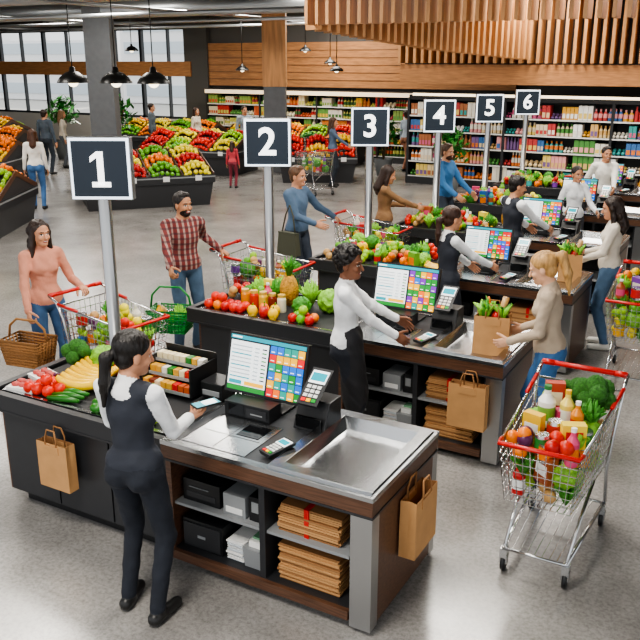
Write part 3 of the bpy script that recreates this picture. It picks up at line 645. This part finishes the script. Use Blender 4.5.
obj('lettuce_head',lambda m:leafball(m,(0,0,.08),.085,LEAF,6),(-3.6,y+.4,zb))
obj('bell_pepper_pile',lambda m:[pepper(m,a,b,c_,k,.05) for a,b,c_,k in ((0,0,0,'yel'),(.11,.02,0,'red'),(.22,0,0,'yel'),(.06,.1,0,'oran'),(.17,.11,0,'yel'))],(-3.96,y+.14,zb))
obj('apple_pile',lambda m:[m.ell((a*.085,b*.085,.042+c),.044,F(k)) for a,b,c,k in ((0,0,0,'red'),(1,0,0,'green'),(2,0,0,'red'),(0,1,0,'green'),(1,1,0,'red'),(2,1,0,'oran'),(1,.5,.07,'lime'))],(-3.55,y+.16,zb))
obj('produce_pile',lambda m:goods(m,0,.5,0,.3,0,15,31,1.15,veg=.5),(-4.5,y+.52,zb))
for i in range(2,6):
    y=YS[i]
    obj('produce_pile',lambda m:(goods(m,0,1.2,0,.65,0,38,40+i,1.1,veg=.45),goods(m,.15,.85,.2,.55,.08,9,50+i,1.,veg=.5)),(-4.5,y+.14,zb))
    if i<4:
        obj('pineapple',lambda m:pineapple(m,(0,0,0),1.4),(-3.17,y+.70,zb));obj('banana_bunch',lambda m:bananas(m,(0,0,0),15,5,1.3),(-3.15,y+.3,zb))
bag('paper_bag',(XL+.72,YS[0]-.05,.34),0,.27,.08,.33);bag('paper_bag',(XL+3.06,YS[0]+.5,.33),90,.32,.1,.36)
bag('paper_bag',(XL+2.76,YS[1]-.06,.33),0,.3,.09,.36)
bag('grocery_bag',(XL+2.78,YS[1]+.38,.815),12,.28,.19,.32,fill=True)
bag('grocery_bag',(XL+2.8,YS[2]+.70,.815),12,.24,.18,.3,fill=True)
for i in range(6):
    yy=4.6+2.31*i
    root=bpy.data.objects.new('lane_number_sign',None);link(root);root.location=(XL+.11,yy,0);root.rotation_euler=(0,0,math.radians(28))
    m=MB();m.lathe((0,0,0),[(.14,0),(.14,.015),(.05,.02),(.05,2.05)],STEELV,18);m.build('pole',parent=root)
    m=MB();m.box(-.235,.235,-.045,.045,2.035,2.505,STEELD);m.box(-.228,.228,-.05,-.045,2.042,2.498,M('sign_edge_light','#e6f0fb',.3,emit=1.5));m.box(-.208,.208,-.054,-.049,2.062,2.478,M('sign_navy','#1b2836',.4));m.build('panel',bevel=.004,parent=root)
    DG=M('sign_digit','#ffffff',.3,emit=1.6)
    if i==0:
        m=MB();z=2.27;m.box(-.018,.03,-.06,-.05,z-.12,z+.13,DG);m.box(-.065,.077,-.06,-.05,z-.135,z-.097,DG)
        m.add([(-.018,-.06,z+.13),(-.07,-.06,z+.09),(-.07,-.06,z+.05),(-.018,-.06,z+.085),(-.018,-.05,z+.13),(-.07,-.05,z+.09),(-.07,-.05,z+.05),(-.018,-.05,z+.085)],[(0,1,2,3),(4,7,6,5),(0,4,5,1),(1,5,6,2),(2,6,7,3)],DG);m.build('digit',parent=root)
    else:
        cu=bpy.data.curves.new('digit','FONT');cu.body=str(i+1);cu.size=.37;cu.align_x='CENTER';cu.align_y='CENTER';cu.offset=.008;cu.extrude=.003
        cu.materials.append(DG);o=bpy.data.objects.new('digit',cu);link(o,root);o.location=(0,-.06,2.27);o.rotation_euler=(math.radians(90),0,0)
# ---------- carts ----------
def cart(x,y,rz,seed=0,fill=True,n=14,lay=4,L=1.0,extra=None):
    m=MB();W1,W0=.28,.23;zt0,zt1=1.0,.93;zb0,zb1=.48,.54
    T_=lambda s,t,v:( (s*(W1+(W0-W1)*t))*(1-.16*(1-v)), t*L*(1-.1*(1-v))+.02*(1-v), (zb0+(zb1-zb0)*t)*(1-v)+(zt0+(zt1-zt0)*t)*v)
    w=.0028;Lf=.84*min(1,L+.02)
    for s in (-1,1):
        for k in range(19):m.tube([T_(s,k/18,0),T_(s,k/18,1)],w,CHROME,4)
        for k in range(7):m.tube([T_(s,0,k/7),T_(s,1,k/7)],w*1.1,CHROME,4)
    for k in range(11):
        u=-1+2*k/10
        for t in (0,1):
            a=T_(1,t,0);b=T_(1,t,1);m.tube([(a[0]*u,a[1],a[2]),(b[0]*u,b[1],b[2])],w,CHROME,4)
        a=T_(1,0,0);b=T_(1,1,0);m.tube([(a[0]*u,a[1],a[2]),(b[0]*u,b[1],b[2])],w,CHROME,4)
    for k in range(7):
        for t in (0,1):m.tube([T_(-1,t,k/7),T_(1,t,k/7)],w*1.1,CHROME,4)
    for k in range(12):m.tube([T_(-1,k/11,0),T_(1,k/11,0)],w,CHROME,4)
    m.tube([T_(-1,0,1),T_(-1,1,1),T_(1,1,1),T_(1,0,1)],.01,CHROME,8,closed=True)
    m.tube([T_(-1,.93,1.01),T_(-1,1.0,1.03),T_(1,1.0,1.03),T_(1,.93,1.01)],.014,RED,8)
    for s in (-1,1):
        m.tube([T_(s,0,1.03),T_(s,.3,1.03)],.013,RED,8)
        m.tube([(s*.28,-.12,1.07),(s*.28,-.02,1.03),(s*.275,.05,.9),(s*.25,.12,.5),(s*.25,.02,.2),(s*.24,.0,.17)],.013,CHROME,8)
        m.tube([(s*.24,.0,.17),(s*.19,Lf+.02,.17)],.013,CHROME,8);m.tube([(s*.19,Lf,.17),(s*.2,.6*L,.35),(s*.215,.35,.5)],.011,CHROME,8)
        m.tube([(s*.28,-.12,1.07),(s*.2,-.12,1.07)],.021,RED,10)
    m.tube([(-.28,-.12,1.07),(.28,-.12,1.07)],.018,RED,10)
    m.tube([(-.24,0,.17),(.24,0,.17)],.01,CHROME,6);m.tube([(-.19,Lf+.02,.17),(.19,Lf+.02,.17)],.01,CHROME,6)
    for k in range(9):u=-1+2*k/8;m.tube([(u*.23,0,.18),(u*.18,Lf+.02,.18)],w,CHROME,4)
    for sx,yy,ww in ((-1,.02,.24),(1,.02,.24),(-1,Lf,.19),(1,Lf,.19)):
        X=sx*ww;m.box(X-.022,X+.022,yy-.03,yy+.03,.1,.165,CHROME)
        m.at((X-.014,yy-.01,.06),0,0,90);m.lathe((0,0,0),[(.045,0),(.06,.004),(.06,.024),(.045,.028)],BLK,16);m.lathe((0,0,-.002),[(.02,0),(.02,.032)],GREY,10);m.at()
        m.box(X-.024,X-.016,yy-.02,yy+.02,.06,.12,CHROME);m.box(X+.016,X+.024,yy-.02,yy+.02,.06,.12,CHROME)
    o=m.build('shopping_cart',(x,y,0),rz)
    if fill:
        g=MB()
        for l in range(lay):goods(g,-.2-.008*l,.2+.008*l,.06,.88*L,.54+l*.13,n,seed+l,1.,1,veg=.2)
        if extra:extra(g)
        g.build('cart_groceries',parent=o)
    return o
def mainfill(g):
    W_=C('#f6f4ee',.35)
    bottle(g,.1,.45,.86,.27,.055,W_,C('#7fb04a'),C('#2f7a3a'));bottle(g,-.02,.42,.86,.25,.045,C('#f3dc6a',.3),W_,C('#e8b21a'));bottle(g,-.1,.5,.86,.22,.04,C('#e08a2a',.3),C('#c62828'),W_)
    brocc(g,1.5,(-.14,.2,.88));brocc(g,1.2,(-.02,.16,.88));greens(g,-.16,.38,.86,1.2,9,LEAF)
    g.at((.1,.25,.88),20);g.box(-.06,.06,-.03,.03,0,.2,C('#b8432f'));g.box(-.045,.045,-.032,.032,.05,.14,C('#f4e9c8'));g.at((.12,.66,.86),-15);g.box(-.06,.06,-.03,.03,0,.16,C('#eebf2a'));g.box(-.045,.045,-.032,.032,.04,.1,W_);g.at((-.12,.68,.86),25);g.box(-.07,.07,-.035,.035,0,.15,C('#f0d23a'));g.box(-.05,.05,-.037,.037,.04,.11,C('#c62828'));g.at()
    g.lathe((.0,.62,.86),[(.05,0),(.05,.02),(.05,.1),(.045,.12)],C('#e8e3d6'),14,mats=[CHROME,C('#c0392b'),CHROME]);g.lathe((.03,.8,.84),[(.045,0),(.045,.02),(.045,.1),(.04,.12)],C('#e8e3d6'),14,mats=[CHROME,C('#2e7d32'),CHROME])
    for a,b,k in ((-.04,.74,'tom'),(-.12,.84,'tom'),(.12,.84,'purp'),(.14,.76,'purp'),(-.05,.87,'red')):g.ell((a,b,.92),.048,F(k),12,8)
cart(-.96,5.22,180,5,n=18,lay=3,extra=mainfill)
cart(-5.3,5.08,-98,6,n=14,lay=3,L=.85);cart(-5.2,7.28,-90,7,n=14,lay=3,L=.9);cart(-5.05,9.62,-90,8,n=14,lay=3,L=.9)
cart(-1.0,8.55,180,9,n=16,lay=4)
cart(-9.3,16.7,60,10,n=10,lay=2)
def basket(name,x,y,z,rz,mat,w=.4,d=.27,h=.22,wick=True,ht=.2,seed=0,nn=6,ly=2):
    m=MB();k=.82;n=9
    for i in range(n):
        t=i/(n-1);a=k+(1-k)*t;W,D=w/2*a,d/2*a;pts=[(-W,-D,h*t),(W,-D,h*t),(W,D,h*t),(-W,D,h*t)];m.tube(pts,.013 if wick else .009,mat,6,closed=True)
    m.frus(-w*k/2,w*k/2,-d*k/2,d*k/2,0,-w*k/2,w*k/2,-d*k/2,d*k/2,.01,mat)
    for s in (-1,1):
        for i in range(11):
            u=-1+2*i/10;m.tube([(u*w/2*k,s*d/2*k,0),(u*w/2,s*d/2,h)],.008,mat,5)
        for i in range(7):
            u=-1+2*i/6;m.tube([(s*w/2*k,u*d/2*k,0),(s*w/2,u*d/2,h)],.008,mat,5)
    m.tube([(-w/2,0,h),(-w/2*.9,0,h+ht*.6),(-w/4,0,h+ht),(w/4,0,h+ht),(w/2*.9,0,h+ht*.6),(w/2,0,h)],.011,mat,7)
    if nn:goods(m,-w*.33,w*.33,-d*.3,d*.3,.08,nn,seed,1.1,ly,veg=.3)
    return m.build(name,(x,y,z),rz)
basket('wicker_basket',-5.55,4.62,.50,10,M('wicker','#a87644',.7,bump=.5,bs=80),ht=.17,nn=0)
basket('shopping_basket',-5.08,6.0,.48,20,M('green_plastic','#158a36',.4),wick=False,w=.42,d=.28,ht=.22,seed=7,nn=6,ly=1)
def hb(m):
    mt=M('canvas_olive','#4a4b3c',.8);m.frus(-.16,.16,-.05,.05,0,-.14,.14,-.03,.03,.28,mt);m.box(-.145,.145,-.035,.035,.27,.285,mt)
    m.tube([(-.11,0,.27),(-.06,.02,.5),(0,.03,.62),(.06,.02,.5),(.11,0,.27)],.01,mt,6)
obj('shoulder_bag',hb,(-5.24,8.5,.72),-10)
def plaid():
    m=M('plaid_shirt','#7d3a38',.85);nt=m.node_tree;b=nt.nodes['Principled BSDF'];tc=nt.nodes.new('ShaderNodeTexCoord');last=None
    for d,c in (('X','#c9b7ac'),('Z','#2b2430')):
        w=nt.nodes.new('ShaderNodeTexWave');w.bands_direction=d;w.inputs['Scale'].default_value=5.5;nt.links.new(tc.outputs['Object'],w.inputs['Vector'])
        r=nt.nodes.new('ShaderNodeValToRGB');r.color_ramp.interpolation='CONSTANT';r.color_ramp.elements[1].position=.68;r.color_ramp.elements[0].color=(0,0,0,1);r.color_ramp.elements[1].color=(1,1,1,1);nt.links.new(w.outputs['Fac'],r.inputs['Fac'])
        mx=nt.nodes.new('ShaderNodeMix');mx.data_type='RGBA';mlt=nt.nodes.new('ShaderNodeMath');mlt.operation='MULTIPLY';mlt.inputs[1].default_value=.5;nt.links.new(r.outputs['Color'],mlt.inputs[0]);nt.links.new(mlt.outputs[0],mx.inputs[0])
        if last: nt.links.new(last,mx.inputs[6])
        else: mx.inputs[6].default_value=lin('#7a3432')
        mx.inputs[7].default_value=lin(c);last=mx.outputs[2]
    nt.links.new(last,b.inputs['Base Color']);return m
# ---------- people ----------
VK='#2a2e38';TK='#22262f';WS='#eef0f2'
person('female_cashier',-2.84,2.98,8,1.71,hr=(-2.74,3.34,1.10),hl=(-3.1,3.22,.96),nr=(-.2,.2,1),curlR=.5,top=WS,vest=VK,bot=TK,collar='#f4f4f4',hair='#140f0d',style='pony',skin='#c18b6c',res=.007,fl=(-.01,.03),fr=(.02,-.03),hp=12,hy=-38)
obj('smartphone',lambda m:(m.box(-.04,.04,-.08,.08,0,.01,BLK),m.box(-.036,.036,-.075,.075,.01,.0105,E('bar',.5)),m.box(-.03,.03,-.02,.06,.0105,.011,E('w',.5))),(-2.71,3.46,1.145),-24)
person('female_cashier',-2.74,5.28,-62,1.72,hl=(-2.40,5.8,.97),hr=(-2.33,5.46,.98),top=WS,bot=TK,collar='#f4f4f4',hair='#120d0b',style='curly',skin='#7d5038',apron='#26262a',res=.007,hy=-22,hp=3)
person('female_cashier',-2.78,7.55,-40,1.68,hl=(-2.7,8.0,1.0),hr=(-2.35,7.9,1.0),top=WS,vest=VK,bot=TK,collar='#f4f4f4',hair='#3a2318',style='pony',res=.009,hp=8)
person('male_cashier',-2.78,9.75,-40,1.72,'m',hl=(-2.7,10.25,1.0),hr=(-2.35,10.1,1.0),top=WS,vest=VK,bot=TK,collar='#f4f4f4',hair='#1c1512',style='short',res=.01,hy=-20,hp=8)
person('female_cashier',-2.55,12.05,-140,1.6,hl=(-2.2,11.9,1.0),hr=(-2.6,11.75,1.0),top=WS,bot='#3a3a40',hair='#1c1512',style='bun',res=.011)
person('male_cashier',-2.58,14.3,-150,1.68,'m',hl=(-2.36,14.0,1.05),hr=(-2.76,14.0,1.05),top='#e6e4dc',bot=TK,hair='#1c1512',style='short',res=.011)
person('female_customer',-5.76,5.05,-112,1.68,hl=(-5.43,5.18,1.08),hr=(-5.58,4.68,.86),curlR=1.1,curlL=.9,top='#cf8d75',bot='#3f5f86',hair='#2a1a12',style='wavy',skin='#c99070',res=.0075,hy=10,nl=(0,0,-1))
person('male_customer',-5.36,6.6,-122,1.75,'m',hl=(-5.2,7.02,1.09),hr=(-5.1,6.06,.96),curlR=1.1,curlL=.9,bot='#4a6078',inner='#d9d4cc',inw=.085,hair='#1d1512',style='short',beard=True,skin='#b98260',topmat=plaid(),res=.008,hy=18,nl=(0,0,-1))
person('male_customer',-5.32,8.85,-95,1.78,'m',hl=(-5.06,9.35,1.09),hr=(-5.0,8.75,1.1),top='#566c86',bot='#3b4350',hair='#5b3d26',style='short',skin='#c99070',res=.009,hy=5,curlL=.9,nl=(0,0,-1))
person('female_customer',-4.72,10.2,-60,1.68,hl=(-4.57,10.55,1.1),hr=(-4.32,10.4,1.12),top='#8a6848',bot='#3a3f46',hair='#33221a',style='long',res=.01,hp=14)
person('male_customer',-4.64,12.3,-100,1.8,'m',hl=(-4.26,12.45,1.05),hr=(-4.36,12.05,1.05),top='#3d72a4',bot='#39424e',hair='#4a3220',style='short',beard=True,res=.011)
person('female_customer',-1.35,5.98,98,1.7,hl=(-1.62,5.84,1.0),hr=(-1.61,6.16,1.02),top='#b9a792',bot='#3f6a9a',hair='#b98f58',style='highpony',skin='#d9a888',shoe='#d9d4cc',res=.0075,lean=5,hp=14,fl=(0,-.12),fr=(0,.1),nl=(.9,0,0),nr=(-.9,0,0))
person('female_customer',-1.47,8.98,100,1.68,hl=(-1.74,8.80,1.0),hr=(-1.74,9.02,1.05),top='#dcd3c5',bot='#55708e',hair='#2a1b14',style='wavy',skin='#c99070',shoe='#e0dcd4',res=.009,hp=10)
person('female_shopper',-9.83,18.1,-70,1.7,hr=(-9.4,18.2,1.0),top='#5a6c84',bot='#2f3640',hair='#4a3020',style='long',res=.013)
person('female_shopper',-9.5,21.9,-20,1.68,top='#9aa6b2',bot='#9b6b52',hair='#3a2a1e',style='bun',res=.014,fl=(0,.15),fr=(0,-.15))
person('female_shopper',-13.75,12.15,40,1.68,top='#efece6',bot='#4a74a8',hair='#4a2c1c',style='long',res=.012,fl=(0,.1))
person('male_shopper',-17.9,16.3,10,1.76,'m',top='#4b5662',bot='#2f3640',hair='#2a1c14',style='short',res=.014)
person('female_shopper',-18.6,17.6,-40,1.66,top='#d9cfbf',bot='#5a5f66',hair='#7a5a3a',style='long',res=.014)
person('child_shopper',-11.9,16.7,20,1.15,top='#d4505a',bot='#8a3a48',hair='#3a2a1e',style='long',res=.013)
person('male_shopper',-17.6,20.4,-60,1.75,'m',top='#59636c',bot='#2f3640',hair='#2a1c14',style='short',res=.016)
person('female_shopper',-16.0,20.6,-90,1.66,top='#cfc4b4',bot='#444444',hair='#3a2418',style='long',res=.016)
person('male_shopper',-14.2,20.6,-120,1.75,'m',top='#8c98a4',bot='#2f3640',hair='#2a1c14',style='short',res=.016)
# ---------- lights ----------
w=bpy.data.worlds.new('w');SC.world=w;w.use_nodes=True;bg=w.node_tree.nodes['Background'];bg.inputs[0].default_value=(.96,.98,1,1);bg.inputs[1].default_value=1.35
def area(x,y,z,sx,sy,e,col=(1,.945,.86),rot=(0,0,0)):
    l=bpy.data.lights.new('ceiling_and_fill_light','AREA');l.shape='RECTANGLE';l.size=sx;l.size_y=sy;l.energy=e;l.color=col;o=bpy.data.objects.new('ceiling_and_fill_light',l);link(o);o.location=(x,y,z);o.rotation_euler=rot
for x,y in ((-2.5,1.2),(-3,5),(-3,9),(-3,13.5),(-8,6),(-8,11),(-9,17),(-14,10),(-14,15),(-14,20.5),(-20,13),(-20,19),(-1,17),(-5,18),(-12,22)):  # the foremost lamp and those before the grocery shelf are added fill
    area(x,y,4.6,1.4,1.4,190)
s=bpy.data.lights.new('sun','SUN');s.energy=5.;s.angle=.05;s.color=(1,.93,.82);so=bpy.data.objects.new('sun',s);link(so);so.rotation_euler=Vector((.35,-.85,-.42)).to_track_quat('-Z','Y').to_euler()
SC.view_settings.look='AgX - Medium High Contrast'
cam=bpy.data.objects.new('camera',bpy.data.cameras.new('camera'));link(cam);SC.camera=cam
cam.location=(0,0,3.05);cam.rotation_euler=(math.radians(90-17.75),0,math.radians(29.4));cam.data.sensor_width=36;cam.data.lens=36*812/640;cam.data.clip_end=200
print('T',time.time()-T0)
